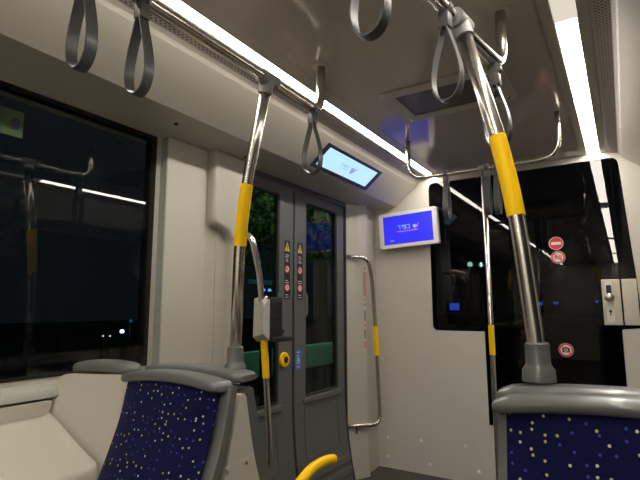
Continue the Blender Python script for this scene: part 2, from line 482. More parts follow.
# stickers on the cab door (face -Y)
UX, UZ, NY = (1, 0, 0), (0, 0, 1), (0, -1, 0)
def sticker_round(name, x, z, r, kind, label):
    y = YP+.0016
    st = part(name, disc(B(), (x, y, z), UX, UZ, NY, r), WHITE if kind != 'no_entry' else RED, cab, label=label)
    y2 = y-.0007
    if kind == 'no_entry':
        part('white_bar', flatpoly(B(), rpoly(rect(-.68*r, .68*r, -.2*r, .2*r), .05*r), (x, y2, z), UX, UZ, NY, .0004), WHITE, st)
        part('rim', ringflat(B(), (x, y2, z), UX, UZ, NY, .93*r, r, .0004), WHITE, st)
    else:
        part('red_ring', ringflat(B(), (x, y2, z), UX, UZ, NY, .74*r, .97*r, .0004), RED, st)
        pic = B()
        if kind == 'no_food':
            flatpoly(pic, [(-.5*r, -.3*r), (-.12*r, -.3*r), (-.06*r, .25*r), (-.56*r, .25*r)], (x, y2, z), UX, UZ, NY, .0004)   # cup
            flatpoly(pic, rpoly(rect(.05*r, .55*r, -.32*r, .0), .1*r), (x, y2, z), UX, UZ, NY, .0004)                         # burger
            flatpoly(pic, rpoly(rect(.05*r, .55*r, .06*r, .3*r), .1*r), (x, y2, z), UX, UZ, NY, .0004)
            part('pictogram', pic, PINK, st)
        else:
            flatpoly(pic, rpoly(rect(-.5*r, .5*r, -.36*r, .30*r), .08*r), (x, y2, z), UX, UZ, NY, .0004)
            flatpoly(pic, rect(-.2*r, .2*r, .30*r, .42*r), (x, y2, z), UX, UZ, NY, .0004)
            part('pictogram', pic, BLACK, st)
            part('lens', ringflat(B(), (x, y2-.0005, z-.03*r), UX, UZ, NY, .15*r, .24*r, .0004), WHITE, st)
        part('slash', strokes(B(), [((-.55*r, .55*r), (.55*r, -.55*r))], (x, y2-.0010, z), UX, UZ, NY, .15*r, .0003), RED, st)
    return st
sticker_round('no_entry_sticker', -.376, 1.694, .046, 'no_entry', 'red no-entry disc with white bar on the cab door')
sticker_round('prohibition_sticker', -.370, 1.596, .045, 'no_food', 'pale red-ringed prohibition disc under the no-entry disc')
sticker_round('prohibition_sticker', -.361, .967, .046, 'no_camera', 'round red no-cameras sticker low on the cab door')

# lock plate and handle
y = YP
lp = part('lock_plate', box(B(), -.124, -.0195, y-.010, y+.001, 1.138, 1.432, .0015, 1), PLATE, cab)
es = plate(rpoly(rect(-.105, -.062, 1.150, 1.420), .02), [], XZ, y-.018, y-.010); part('escutcheon', es, VALW, lp)
bm = B(); box(bm, -.098, -.069, y-.040, y-.018, 1.335, 1.395, .006, 2); part('thumb_turn', bm, BLACK, lp)
bm = B(); tube(bm, [(-.083, y-.018, 1.315), (-.083, y-.035, 1.315), (-.083, y-.040, 1.315), (-.083, y-.062, 1.315), (-.083, y-.070, 1.315), (-.083, y-.074, 1.315)], [.012, .012, .026, .028, .022, .008], 18)
part('knob', bm, PLATE, lp, smooth=50)
bm = B(); disc(bm, (-.083, y-.018, 1.225), UX, UZ, NY, .009, .001); flatpoly(bm, rect(-.003, .003, -.026, -.004), (-.083, y-.018, 1.225), UX, UZ, NY, .001)
part('keyhole', bm, BLACK, lp)
part('strike_plate', box(B(), -.0105, .073, y-.010, y+.001, 1.138, 1.432, .0015, 1), PLATE, gl2)

# ------------------------------------------------------------------ double door
def bend(bm):
    """tumblehome: the lower end of the leaf curves inward"""
    for z in (.1, .2, .3, .4, .5, .6, .7):
        bmesh.ops.bisect_plane(bm, geom=bm.verts[:]+bm.edges[:]+bm.faces[:], plane_co=(0, 0, z), plane_no=(0, 0, 1))
    for v in bm.verts:
        if v.co.z < .7: v.co.x += .16*(.7-v.co.z)**2
    return bm

XD = -1.812
def leaf(n, y0, y1, g0, g1, lab):
    d = struct(empty('door_%d' % n, (XD, (y0+y1)/2, .02)), lab, 'door')
    GZ0, GZ1 = .675, 1.972
    bm = plate(rpoly(rect(y0, y1, .015, 2.030), .008, 2), [rpoly(rect(g0, g1, GZ0, GZ1), .02)], YZ, XD-.045, XD)
    part('door_panel', bend(bm), DOORM, d)
    part('glass_pane', plate(rpoly(rect(g0-.004, g1+.004, GZ0-.004, GZ1+.004), .02), [], YZ, XD-.034, XD-.026), GDOOR, d)
    part('glass_seal', plate(rpoly(rect(g0-.004, g1+.004, GZ0-.004, GZ1+.004), .02), [rpoly(rect(g0+.012, g1-.012, GZ0+.012, GZ1-.012), .02)], YZ, XD-.026, XD-.004), DARKRUB, d)
    bm = box(B(), XD, XD+.018, g0-.03, g1+.02, GZ0-.035, GZ0-.005, .004, 2); part('ledge', bm, DOORM, d)
    bm = plate(rpoly(rect(g0-.02, g1-.01, .29, .60), .04), [rpoly(rect(g0-.005, g1-.025, .305, .585), .035)], YZ, XD, XD+.004); part('raised_rim', bend(bm), DOORM, d)
    for z0 in (.085, .165):
        bm = box(B(), XD, XD+.012, y0+.01, y1-.01, z0, z0+.045, .004, 2); part('kick_bar', bend(bm), DOORM, d)
    return d
d1 = leaf(1, 1.885, 2.553, 2.00, 2.412, 'left grey leaf of the tram door, behind the validator')
d2 = leaf(2, 2.583, 3.225, 2.705, 3.135, 'right grey leaf of the tram door, with blue sticker')
part('rubber_seal', bend(box(B(), XD-.04, XD-.006, 2.554, 2.582, .02, 2.028)), DARKRUB, d1)
part('rubber_seal', bend(box(B(), XD-.04, XD-.002, 3.226, 3.252, .02, 2.028)), DARKRUB, d2)
for dd, yy, s in ((d1, 2.418, 1), (d2, 2.700, -1)):    # finger guards on the glass side of the meeting stiles
    bm = plate(rpoly([(yy, 1.19), (yy, 1.36), (yy-s*.022, 1.33), (yy-s*.022, 1.22)], .006), [], YZ, XD-.004, XD+.008); part('edge_guard', bm, DOORM, dd)
bm = plate(rect(DY0, DY1, .0, 2.075), [rect(DY0+.015, DY1-.008, .002, 2.034)], YZ, XD-.05, XD+.010)
struct(obj('trim_12', bm, DOORF), 'dark grey frame around the tram door', 'door frame')

UY, NX = (0, 1, 0), (1, 0, 0)
def warning_strip(parent, yc, lab):
    """tall black strip: yellow warning triangle, text lines, two red-ringed discs"""
    x = XD; z0, z1 = 1.305, 1.682; h = .031
    st = part('warning_sticker', flatpoly(B(), rect(-h, h, z0-1.5, z1-1.5), (x, yc, 1.5), UY, UZ, NX), BLACK, parent, label=lab)
    x2 = x+.0007
    tri = flatpoly(B(), [(-.027, 0), (.027, 0), (0, .062)], (x2, yc, 1.612), UY, UZ, NX, .0004); part('warning_triangle', tri, YELP, st)
    part('exclamation_mark', strokes(B(), [((0, .020), (0, .038)), ((0, .009), (0, .0095))], (x2+.0005, yc, 1.612), UY, UZ, NX, .006, .0003), BLACK, st)
    tx = B()
    for zz in (1.588, 1.575, 1.560, 1.548, 1.425, 1.412, 1.334, 1.319):
        w = random.uniform(.014, .022); u = -w
        while u < w-.004:
            q = random.uniform(.005, .010); strokes(tx, [((u, 0), (min(u+q, w), 0))], (x2, yc, zz), UY, UZ, NX, .0045, .0004); u += q+.0065
    part('text', tx, WHITE, st)
    for zz in (1.497, 1.380):
        ds = part('disc', disc(B(), (x2, yc, zz), UY, UZ, NX, .025, .0004), WHITE, st)
        dx = x2+.0005
        ringflat_bm = ringflat(B(), (dx, yc, zz), UY, UZ, NX, .018, .0255, .0003)
        if zz > 1.45: disc(ringflat_bm, (dx, yc-.004, zz+.002), UY, UZ, NX, .009, .0003); strokes(ringflat_bm, [((-.016, .016), (.016, -.016))], (dx, yc, zz), UY, UZ, NX, .005, .0003)
        else: disc(ringflat_bm, (dx, yc, zz), UY, UZ, NX, .012, .0003, sx=.4)
        o = obj('disc_print', ringflat_bm, RED, None)
        base = Vector(parent.location)
        for v in o.data.vertices: v.co -= base
        o.parent = st
    return st
warning_strip(d1, 2.492, 'black warning strip on the left door leaf')
warning_strip(d2, 2.636, 'black warning strip on the right door leaf')
# yellow door button and blue wheelchair sticker
bm = B(); tube(bm, [(XD, 2.463, .935), (XD+.014, 2.463, .935), (XD+.018, 2.463, .935)], [.046, .044, .036], 28)
bt = part('door_button', bm, YEL, d1, smooth=40, label='round yellow door opening button')
bm = disc(B(), (XD+.018, 2.463, .935), UY, UZ, NX, .021, .002); part('button_centre', bm, VALD, bt)
bm = B(); strokes(bm, [((-.030, .026), (-.018, .034)), ((.030, .026), (.018, .034)), ((0, -.032), (.001, -.032))], (XD+.018, 2.463, .935), UY, UZ, NX, .004, .001)
part('button_mark', bm, BLACK, bt)
bl = part('wheelchair_sticker', flatpoly(B(), rpoly(rect(-.030, .030, -.060, .060), .022), (XD, 2.622, .922), UY, UZ, NX), BLUEP, d2, label='blue rounded wheelchair sticker on the right leaf')
bm = B(); q = (XD+.0007, 2.622, .922)
disc(bm, (q[0], q[1]-.004, q[2]+.024), UY, UZ, NX, .006, .0004)
strokes(bm, [((-.004, .014), (-.003, -.004)), ((-.003, -.004), (.011, -.004)), ((.011, -.004), (.015, -.020)), ((-.004, .008), (.010, .008))], q, UY, UZ, NX, .005, .0004)
ringflat(bm, (q[0], q[1]-.003, q[2]-.012), UY, UZ, NX, .010, .0145, .0004)
strokes(bm, [((-.014, .046), (.014, .046)), ((-.014, -.046), (.014, -.046))], q, UY, UZ, NX, .005, .0004)
part('wheelchair_symbol', bm, WHITE, bl)

# vertical strip of small red and grey stickers on the pilaster nose
ax = Vector((.0424, .0906, 0)).normalized()
nn = Vector((ax.y, -ax.x, 0))
org = Vector((-1.727, 3.409, 0))+nn*.0005
def pst(bm, u0, u1, z0, z1, t=.001): return flatpoly(bm, rect(u0, u1, z0, z1), org, ax, UZ, nn, t)
fs = part('notice_strip', pst(B(), -.013, .013, .93, 1.59, .0008), PANEL, pil, label='narrow strip of red and grey stickers down the pilaster')
def psub(name, spans, m):
    bm = B()
    for u0, u1, a, b in spans: flatpoly(bm, rect(u0, u1, a, b), org+nn*.0009, ax, UZ, nn, .0005)
    o = obj(name, bm, m, None); o.parent = fs; return o
psub('red_field', [(-.012, .012, 1.34, 1.535), (-.012, .012, .94, 1.00), (-.010, .010, 1.10, 1.13)], PINK)
psub('dark_mark', [(-.006, .006, 1.548, 1.575), (-.006, .006, 1.305, 1.325), (-.010, .010, 1.265, 1.285), (-.008, .008, 1.15, 1.235), (-.009, .009, 1.015, 1.085)], CLAMP)

# ------------------------------------------------------------------ lights
def strip(lab, x0, x1, y0, y1, name='light_strip'):
    t = thing(name, lab, 'light', ((x0+x1)/2, (y0+y1)/2, ZC), 'LED light strips along the ceiling')
    part('diffuser', box(B(), x0+.004, x1-.004, y0, y1, ZC+.004, ZC+.030), LED, t)
    bm = B(); box(bm, x0+.0002, x0+.004, y0, y1, ZC+.003, ZC+.032); box(bm, x1-.004, x1-.0002, y0, y1, ZC+.003, ZC+.032)
    part('edge_rail', bm, CHAN, t)
    return t
strip('long glowing white light strip above the left window and door', *LX, -.3, 3.694)
strip('left light strip continuing behind the camera', *LX, -3.1, -.55)
strip('far left light strip at the rear of the car', *LX, -5.9, -3.35)
strip('glowing white light strip on the right of the ceiling', *RX, 1.87, 3.694)
strip('right light strip passing above the camera', *RX, -1.0, 1.55)
strip('right light strip behind the camera', *RX, -3.4, -1.25)
strip('far right light strip at the rear of the car', *RX, -5.9, -3.65)
for k, (y0, y1) in enumerate(((1.551, 1.869), (-1.249, -1.001), (-3.649, -3.401))):
    bm = box(B(), RX[0]+.002, RX[1]-.002, y0, y1, ZC+.004, ZC+.030); struct(obj('trim_%d' % (13+k), bm, JOINTGLOW), ['unlit cream joint between the right light strips', 'unlit joint behind the camera', 'unlit joint at the rear'][k], 'light joint')

# ceiling vent
v = thing('ceiling_vent', 'perforated air vent in a pale frame on the ceiling', 'vent', (XM, 2.25, ZC))
fr = plate(rpoly(rect(-.955, -.375, 2.05, 2.452), .02), [rpoly(rect(-.888, -.442, 2.117, 2.388), .006)], XY, ZC-.010, ZC)
part('frame', fr, FRAMEM, v)
part('grille', box(B(), -.888, -.442, 2.117, 2.388, ZC-.005, ZC), GRIL, v)
for x, yy in ((-.92, 2.085), (-.41, 2.085), (-.92, 2.42), (-.41, 2.42)):
    part('screw', tube(B(), [(x, yy, ZC-.010), (x, yy, ZC-.0125)], .007, 10), STEEL, v)

# ------------------------------------------------------------------ rails and poles
RR = .019; ZR = 2.076
def flange(bm, x, y): return tube(bm, [(x, y, ZC), (x, y, ZC-.006), (x, y, ZC-.008)], [.040, .040, .034], 24)

lr = thing('overhead_rail', 'steel overhead rail hung below the left light strip', 'grab rail', (-1.04, 1.667, ZC))
part('rail', tube(B(), fillet([(-1.04, -.70, ZC), (-1.04, -.70, ZR), (-1.04, 1.667, ZR), (-1.04, 1.667, ZC)], .085), RR, 18), STEEL, lr, smooth=180)
for yy in (1.667, -.70): part('flange', flange(B(), -1.04, yy), CHAN, lr, smooth=40)
def rx(y): return -.354-(1.332-y)*.10 if y < 1.332 else -.354+(y-1.332)*.16
rr = thing('overhead_rail', 'steel overhead rail above the right seat, reaching into the picture top', 'grab rail', (-.297, 1.672, ZC))
part('rail', tube(B(), fillet([(rx(-.4), -.4, ZC), (rx(-.4), -.4, ZR), (rx(1.332), 1.332, ZR), (-.299, 1.672, ZR), (-.296, 1.672, ZC)], .085), RR, 18), STEEL, rr, smooth=180)
part('flange', flange(B(), -.296, 1.672), CHAN, rr, smooth=40); part('flange', flange(B(), rx(-.4), -.4), CHAN, rr, smooth=40)

cb = thing('overhead_rail', 'U-shaped steel crossbar hung across the aisle before the cab wall', 'grab rail', (XM, 2.75, ZC))
part('rail', tube(B(), fillet([(-1.075, 2.75, ZC), (-1.075, 2.75, 2.037), (-.232, 2.75, 2.037), (-.232, 2.75, ZC)], .11, 8), .0135, 16), STEEL, cb, smooth=180)
for x in (-1.075, -.232): part('flange', tube(B(), [(x, 2.75, ZC), (x, 2.75, ZC-.004)], .021, 20), CEIL, cb, smooth=40)

def sleeve(bm, pts, r, seg=20): return tube(bm, pts, r, seg)

def pole(lab, pts, z0, z1, rail_dir, loc):
    t = thing('grab_pole', lab, 'grab pole', loc)
    P = fillet(pts, .30, 8)
    part('pole', tube(B(), P, .0205, 22), STEEL, t, smooth=180)
    def at(z):
        for a, b in zip(P, P[1:]):
            if (a.z-z)*(b.z-z) <= 0: f = (a.z-z)/(a.z-b.z+1e-9); return a.lerp(b, f)
    n = 8; pp = [at(z0+(z1-z0)*k/n) for k in range(n+1)]
    part('yellow_sleeve', sleeve(B(), pp, .0228), YEL, t, smooth=60)
    # collar on the seat cap
    b = P[-1]
    bm = B(); tube(bm, [b+Vector((0, 0, .080)), b+Vector((0, 0, .076)), b+Vector((0, 0, .030)), b+Vector((0, 0, .024)), b+Vector((0, 0, .016)), b+Vector((0, 0, -.012))], [.0245, .028, .0285, .031, .037, .0385], 22)
    part('collar', bm, SEATG, t, smooth=40)
    # clamp round the rail
    a = P[0]; d = Vector(rail_dir).normalized()
    bm = B(); c = Vector((a.x, a.y, ZR)); tube(bm, [c-d*.042, c-d*.040, c+d*.040, c+d*.042], [.021, .027, .027, .021], 18)
    ax_ = (P[1]-P[0]).normalized(); tube(bm, [c, c+ax_*.030, c+ax_*.052, c+ax_*.055], [.026, .027, .0265, .022], 18)
    part('clamp', bm, CLAMP, t, smooth=35)
    return t
pole('left bent steel pole with yellow sleeve, rising from the seat by the door', [(-1.042, 1.305, ZR), (-1.156, 1.30, 1.60), (-1.166, 1.30, 1.038)], 1.470, 1.694, (0, 1, 0), (-1.166, 1.30, 1.038))
pole('right bent steel pole with yellow sleeve, rising from the right seat', [(-.346, 1.325, ZR), (-.226, 1.303, 1.58), (-.192, 1.30, 1.17), (-.190, 1.30, 1.086)], 1.484, 1.706, (.143, 1, 0), (-.190, 1.30, 1.086))

tp = thing('grab_pole', 'thin steel pole with yellow band in front of the cab door', 'grab pole', (-.627, 2.75, 0))
part('pole', tube(B(), [(-.627, 2.75, 2.03), (-.627, 2.75, .0)], .0135, 16), STEEL, tp, smooth=180)
part('yellow_band', tube(B(), [(-.627, 2.75, 1.157), (-.627, 2.75, .998)], .0155, 16), YEL, tp, smooth=60)
part('floor_flange', tube(B(), [(-.627, 2.75, .001), (-.627, 2.75, .012), (-.627, 2.75, .014)], [.045, .045, .03], 20), STEEL, tp, smooth=40)
part('top_joint', tube(B(), [(-.650, 2.75, 2.037), (-.604, 2.75, 2.037)], .0175, 16), CLAMP, tp, smooth=40)

# door handrails
hl = thing('door_handrail', 'steel handrail on the near side of the door, carrying the validator', 'handrail', (-1.62, 2.0, .5))
P = fillet([(-1.745, 1.96, 1.640), (-1.615, 1.905, 1.630), (-1.62, 1.985, 1.42), (-1.62, 2.03, 1.06), (-1.62, 2.075, .62), (-1.62, 2.09, .42), (-1.745, 1.96, .40)], .075, 6)
part('rail', tube(B(), P, .0165, 16), STEEL, hl, smooth=180)
part('yellow_sleeve', tube(B(), [(-1.62, 2.028, 1.085), (-1.62, 2.048, .89)], .0195, 16), YEL, hl, smooth=60)
hr = thing('door_handrail', 'looped steel handrail with yellow band at the far side of the door', 'handrail', (-1.66, 3.43, .4))
P = fillet([(-1.800, 3.258, 1.645), (-1.672, 3.365, 1.640), (-1.66, 3.410, 1.47), (-1.66, 3.452, 1.10), (-1.648, 3.478, .55), (-1.645, 3.480, .375), (-1.800, 3.258, .385)], .07, 6)
part('rail', tube(B(), P, .0165, 16), STEEL, hr, smooth=180)
part('yellow_band', tube(B(), [(-1.660, 3.4515, 1.111), (-1.6554, 3.462, .889)], .0190, 16), YEL, hr, smooth=60)

# validator
va = thing('ticket_validator', 'pale and dark grey ticket validator box on the door handrail', 'ticket validator', (-1.60, 2.03, 1.08))
def tilt(bm):   # slight rake of the box, with a chamfered lower front
    return bm
bm = B(); loft(bm, [[(-1.66, 1.985, 1.10), (-1.585, 1.975, 1.120), (-1.585, 1.975, 1.262), (-1.60, 1.985, 1.292), (-1.66, 1.990, 1.300)],
                    [(-1.66, 2.02, 1.075), (-1.575, 2.015, 1.085), (-1.575, 2.015, 1.295), (-1.60, 2.018, 1.305), (-1.66, 2.02, 1.308)]])
part('side_shell', bm, VALG, va)
bm = box(B(), -1.665, -1.570, 2.015, 2.125, 1.095, 1.308, .010, 3); part('front_shell', bm, VALD, va, smooth=40)
bm = box(B(), -1.640, -1.535, 2.03, 2.17, 1.075, 1.100, .008, 2); tube(bm, [(-1.60, 2.12, 1.105), (-1.60, 2.165, 1.125)], [.02, .012], 12); part('tray', bm, VALD, va, smooth=40)
bm = B(); box(bm, -1.5702, -1.5685, 2.035, 2.105, 1.20, 1.285, .0004, 1); part('reader_face', bm, BLACK, va)
bm = B(); tube(bm, [(-1.61, 2.03, 1.306), (-1.61, 2.03, 1.316)], [.012, .009], 12); part('top_cap', bm, STEEL, va)

# ------------------------------------------------------------------ straps
def strap_proto():
    """loop in local coordinates: rail axis along local Y, rail centre at the origin"""
    t = empty('hand_strap')
    bm = B(); box(bm, -.016, .016, -.0155, .0155, -.060, -.016, .004, 2); tube(bm, [(0, -.011, 0), (0, -.010, 0), (0, .010, 0), (0, .011, 0)], [.0205, .0225, .0225, .0205], 18)
    part('clip_block', bm, STRAPB, t, smooth=40)
    L = []
    # teardrop centre line in XZ
    N = 40
    for k in range(N+1):
        a = -PI*.5 + 2*PI*k/N
        # parametric teardrop: bottom round, top pinched
        s = k/N
        ang = 2*PI*s
        z = -.050 - .111*(1-math.cos(ang))
        x = .058*math.sin(ang)*(math.sin(ang/2))**1.5
        x += .006*(1 if s < .5 else -1)*(abs(math.cos(ang/2)))**6
        L.append((x, z))
    w = .0145; th = .0019
    bm = B(); rings = []
    for i, (x, z) in enumerate(L):
        a = Vector(L[min(i+1, N)])-Vector(L[max(i-1, 0)]); nrm = Vector((a.y, -a.x)).normalized()*th
        rings.append([(x-nrm.x, -w, z-nrm.y), (x+nrm.x, -w, z+nrm.y), (x+nrm.x, w, z+nrm.y), (x-nrm.x, w, z-nrm.y)])
    loft(bm, rings)
    part('loop', bm, STRAPM, t, smooth=35)
    return t
sp = strap_proto()
SG = 'hand straps hanging from the overhead rails'
def strap(loc, rz, label, swing=0, first=[True]):
    if first[0]: o = sp; first[0] = False
    else:
        o = sp.copy(); C.objects.link(o)
        for ch in list(sp.children):
            c = ch.copy(); C.objects.link(c); c.parent = o
    o.location = loc; o.rotation_euler = (swing, 0, rz); tag(o, label, 'hand strap', SG)
    return o
strap((-1.04, .600, ZR), 0, 'dark grey hand strap on the left rail, nearest the upper left corner')
strap((-1.04, .760, ZR), 0, 'dark grey hand strap on the left rail with its pale clip in view')
strap((-1.04, 1.600, ZR-.012), 0, 'hand strap at the far end of the left rail, before the pale screen')
strap((rx(.84), .84, ZR), -.10, 'hand strap cut by the top edge of the picture, in mid ceiling')
strap((rx(1.235), 1.235, ZR), -.141, 'hand strap left of the right pole, before the ceiling vent')
strap((rx(1.600), 1.600, ZR-.035), -.141, 'hand strap behind the right pole at the rail elbow')
strap((-.842, 2.75, 2.037), PI/2, 'hand strap alone on the left half of the crossbar')
strap((-.608, 2.75, 2.037), PI/2, 'left hand strap of the pair on the crossbar beside the thin pole')
strap((-.556, 2.75, 2.037), PI/2, 'right hand strap of the pair on the crossbar, by the yellow sleeve')

# ------------------------------------------------------------------ screens
RE = [((0, 1), (.75, 1)), ((.75, 1), (.75, 0))]
YO = [((.1, 1), (.45, 1)), ((.45, 1), (.45, .5))]
PE = [((.05, 1), (.75, 1)), ((.75, 1), (.75, 0)), ((.75, 0), (0, 0)), ((.05, 1), (.05, .5)), ((.05, .5), (.4, .5))]
KA = [((0, 1), (.65, 1)), ((.65, 1), (.75, .85)), ((.75, .85), (.75, .15)), ((.75, .15), (.65, 0)), ((.65, 0), (0, 0))]
def word(bm, org, ux, uy, n, h, w, gap=1.12):
    o = Vector(org); ux = Vector(ux); uy = Vector(uy)
    adv = 0
    for g, wd in ((RE, 1.0), (YO, .65), (PE, 1.0), (KA, 1.0)):
        strokes(bm, [((a[0]*h*.85+adv, a[1]*h), (b[0]*h*.85+adv, b[1]*h)) for a, b in g], o, ux, uy, n, w, .0006)
        adv += wd*h*1.10
    return adv
def bird(bm, org, ux, uy, n, s, pieces):
    for p in pieces: flatpoly(bm, [(a*s, b*s) for a, b in p], org, ux, uy, n, .0006)

# TV on the cab wall
TC = Vector((-1.431, 3.600, 1.882)); ro = .045
ux = Vector((math.cos(ro), 0, math.sin(ro))); uy = Vector((-math.sin(ro), 0, math.cos(ro))); ny = Vector((0, -1, 0))
tv = thing('information_screen', 'small white-framed screen with blue display on the cab wall', 'screen', tuple(TC))
W, Hh = .245, .145
def loc_plate(outer, holes, t0, t1):
    pl_ = lambda u, v, w: tuple(TC+ux*u+uy*v+ny*w)
    return plate(outer, holes, pl_, t0, t1)
part('housing', loc_plate(rpoly(rect(-W, W, -Hh, Hh), .014), [], -.055, -.004), BEZEL, tv)
part('bezel', loc_plate(rpoly(rect(-W, W, -Hh, Hh), .014), [rect(-.209, .209, -.118, .116)], -.004, .002), BEZEL, tv)
dp = part('display', loc_plate(rect(-.209, .209, -.118, .116), [], -.004, -.001), TVBLUE, tv)
def tvp(name, bm, m):
    for vv in bm.verts: vv.co -= TC
    o = obj(name, bm, m, dp); return o
o_ = TC+ny*(-.0009)
bm = B(); word(bm, o_+ux*(-.082)+uy*.002, ux, uy, ny, .028, .0046); tvp('word_logo', bm, TVLOGO)
bm = B(); bird(bm, o_+ux*.060+uy*.006, ux, uy, ny, .05, [[(-.35, .25), (.1, .45), (.25, .1), (-.1, -.15)]]); tvp('logo_wing', bm, TVLOGO)
bm = B(); bird(bm, o_+ux*.060+uy*.006, ux, uy, ny, .05, [[(.1, -.05), (.85, .75), (.5, .05), (.2, -.2)], [(-.1, -.2), (.2, -.25), (.05, -.45)]])
u = -.085
while u < .085:
    q = random.uniform(.006, .014); strokes(bm, [((u, 0), (u+q, 0))], o_+uy*(-.018), ux, uy, ny, .006, .0006); u += q+.006
tvp('tag_line', bm, TVPINK)
bm = B(); strokes(bm, [((-.155, -.087), (-.145, -.087)), ((-.137, -.087), (-.124, -.087))], o_, ux, uy, ny, .006, .0006); tvp('corner_mark', bm, WHITE)
part('wall_bracket', box(B(), -1.60, -1.32, 3.655, 3.696, 1.80, 1.95), VALD, tv)

# long pale screen in the cove
ca, cb_ = Vector((-1.385, 0, 2.243)), Vector((-1.563, 0, 2.096))
cu_ = Vector((0, 1, 0)); cv = (ca-cb_).normalized(); cn = cv.cross(cu_)
if cn.x < 0: cn = -cn
cc = Vector((0, 2.722, 0))+(ca+cb_)/2-cv*.008
cc.y = 2.722
# seen from the aisle, Y runs to the viewer's right
cs = thing('information_screen', 'long pale blue screen set in the slanted cove over the door', 'screen', tuple(cc))
def cplate(outer, holes, t0, t1): return plate(outer, holes, lambda u, v, w: tuple(cc+cu_*u+cv*v+cn*w), t0, t1)
part('bezel', cplate(rpoly(rect(-.368, .366, -.090, .090), .004), [rect(-.338, .322, -.066, .070)], .0005, .010), NAVY, cs)
dp2 = part('display', cplate(rect(-.338, .322, -.066, .070), [], .0005, .006), CYAN, cs)
def csp(name, bm, m):
    for vv in bm.verts: vv.co -= cc
    return obj(name, bm, m, dp2)
o_ = cc+cn*.0061
bm = B(); word(bm, o_+cu_*(-.118)+cv*(-.014), cu_, cv, cn, .028, .0042); csp('word_logo', bm, GREYPR)
bm = B(); bird(bm, o_+cu_*.040+cv*(-.002), cu_, cv, cn, .07, [[(-.45, .25), (.1, .35), (.2, .0), (-.1, -.35)]]); csp('logo_wing', bm, GREYPR)
bm = B(); bird(bm, o_+cu_*.040+cv*(-.002), cu_, cv, cn, .07, [[(-.05, -.1), (.75, .55), (.4, -.05), (.0, -.5)]]); csp('logo_tail', bm, BIRDP)

# ------------------------------------------------------------------ seats
def curve_pts(prof, n=24):
    """Catmull-Rom through (a,b) points"""
    P = [Vector(p) for p in prof]; P = [P[0]*2-P[1]]+P+[P[-1]*2-P[-2]]; out = []
    for i in range(1, len(P)-2):
        for k in range(n):
            t = k/n; p0, p1, p2, p3 = P[i-1:i+3]
            out.append(.5*((2*p1)+(-p0+p2)*t+(2*p0-5*p1+4*p2-p3)*t*t+(-p0+3*p1-3*p2+p3)*t**3))
    out.append(P[-2]); return out

def cushion(x0, x1, prof, th, bulge, m, name, parent, flip=1):
    """upholstered sheet following a (y,z) profile, crowned in X, with UVs in metres"""
    P = curve_pts(prof, 8); nx = 12
    bm = B(); uvl = bm.loops.layers.uv.new('UVMap')
    arc = [0]
    for a, b in zip(P, P[1:]): arc.append(arc[-1]+(b-a).length)
    tot = arc[-1]
    def pt(i, j, back):
        p = P[i]; a = P[min(i+1, len(P)-1)]-P[max(i-1, 0)]; n = Vector((a.y, -a.x)).normalized()*-flip
        f = 2*j/nx-1; ed = 1-abs(f)**6; ee = 1-abs(2*arc[i]/tot-1)**10
        off = (th*(.35+.65*min(ed, ee)) + bulge*(1-f*f)) if not back else 0
        return Vector((x0+(x1-x0)*j/nx, p.x+n.x*off, p.y+n.y*off))
    F = [[bm.verts.new(pt(i, j, 0)) for j in range(nx+1)] for i in range(len(P))]
    K = [[bm.verts.new(pt(i, j, 1)) for j in range(nx+1)] for i in range(len(P))]
    uvmap = {}
    for G in (F, K):
        for i in range(len(P)):
            for j in range(nx+1): uvmap[G[i][j]] = (x0+(x1-x0)*j/nx, arc[i])
    m_ = len(P)-1
    for i in range(m_):
        for j in range(nx):
            bm.faces.new((F[i][j], F[i][j+1], F[i+1][j+1], F[i+1][j])); bm.faces.new((K[i][j], K[i+1][j], K[i+1][j+1], K[i][j+1]))
        for j in (0, nx): bm.faces.new((F[i][j], F[i+1][j], K[i+1][j], K[i][j]))
    for j in range(nx):
        for i in (0, m_): bm.faces.new((F[i][j], F[i][j+1], K[i][j+1], K[i][j]))
    for f in bm.faces:
        for l in f.loops: l[uvl].uv = uvmap[l.vert]
    return part(name, bm, m, parent, smooth=50)

def shell(x0, x1, prof, th, m, name, parent, rnd=.012):
    """solid slab following a (y,z) profile, extruded in X, thickness behind it"""
    P = curve_pts(prof, 6); N_ = len(P)
    def outline():
        f = []; b = []
        for i in range(N_):
            a = P[min(i+1, N_-1)]-P[max(i-1, 0)]; n = Vector((a.y, -a.x)).normalized()
            t = th(i/(N_-1)) if callable(th) else th
            f.append(P[i]); b.append(P[i]+n*t)
        return f+b[::-1]
    o = outline(); bm = B()
    xs = [(x0, .6), (x0+rnd*.4, .9), (x0+rnd, 1), (x1-rnd, 1), (x1-rnd*.4, .9), (x1, .6)]
    cen = [(o[i]+o[-1-i])/2 for i in range(N_)]; cen = cen+cen[::-1]
    loft(bm, [[(x, c.x+(q.x-c.x)*(1-(1-k)*.5), c.y+(q.y-c.y)*(1-(1-k)*.5)) for q, c in zip(o, cen)] for x, k in xs])
    return part(name, bm, m, parent, smooth=45)

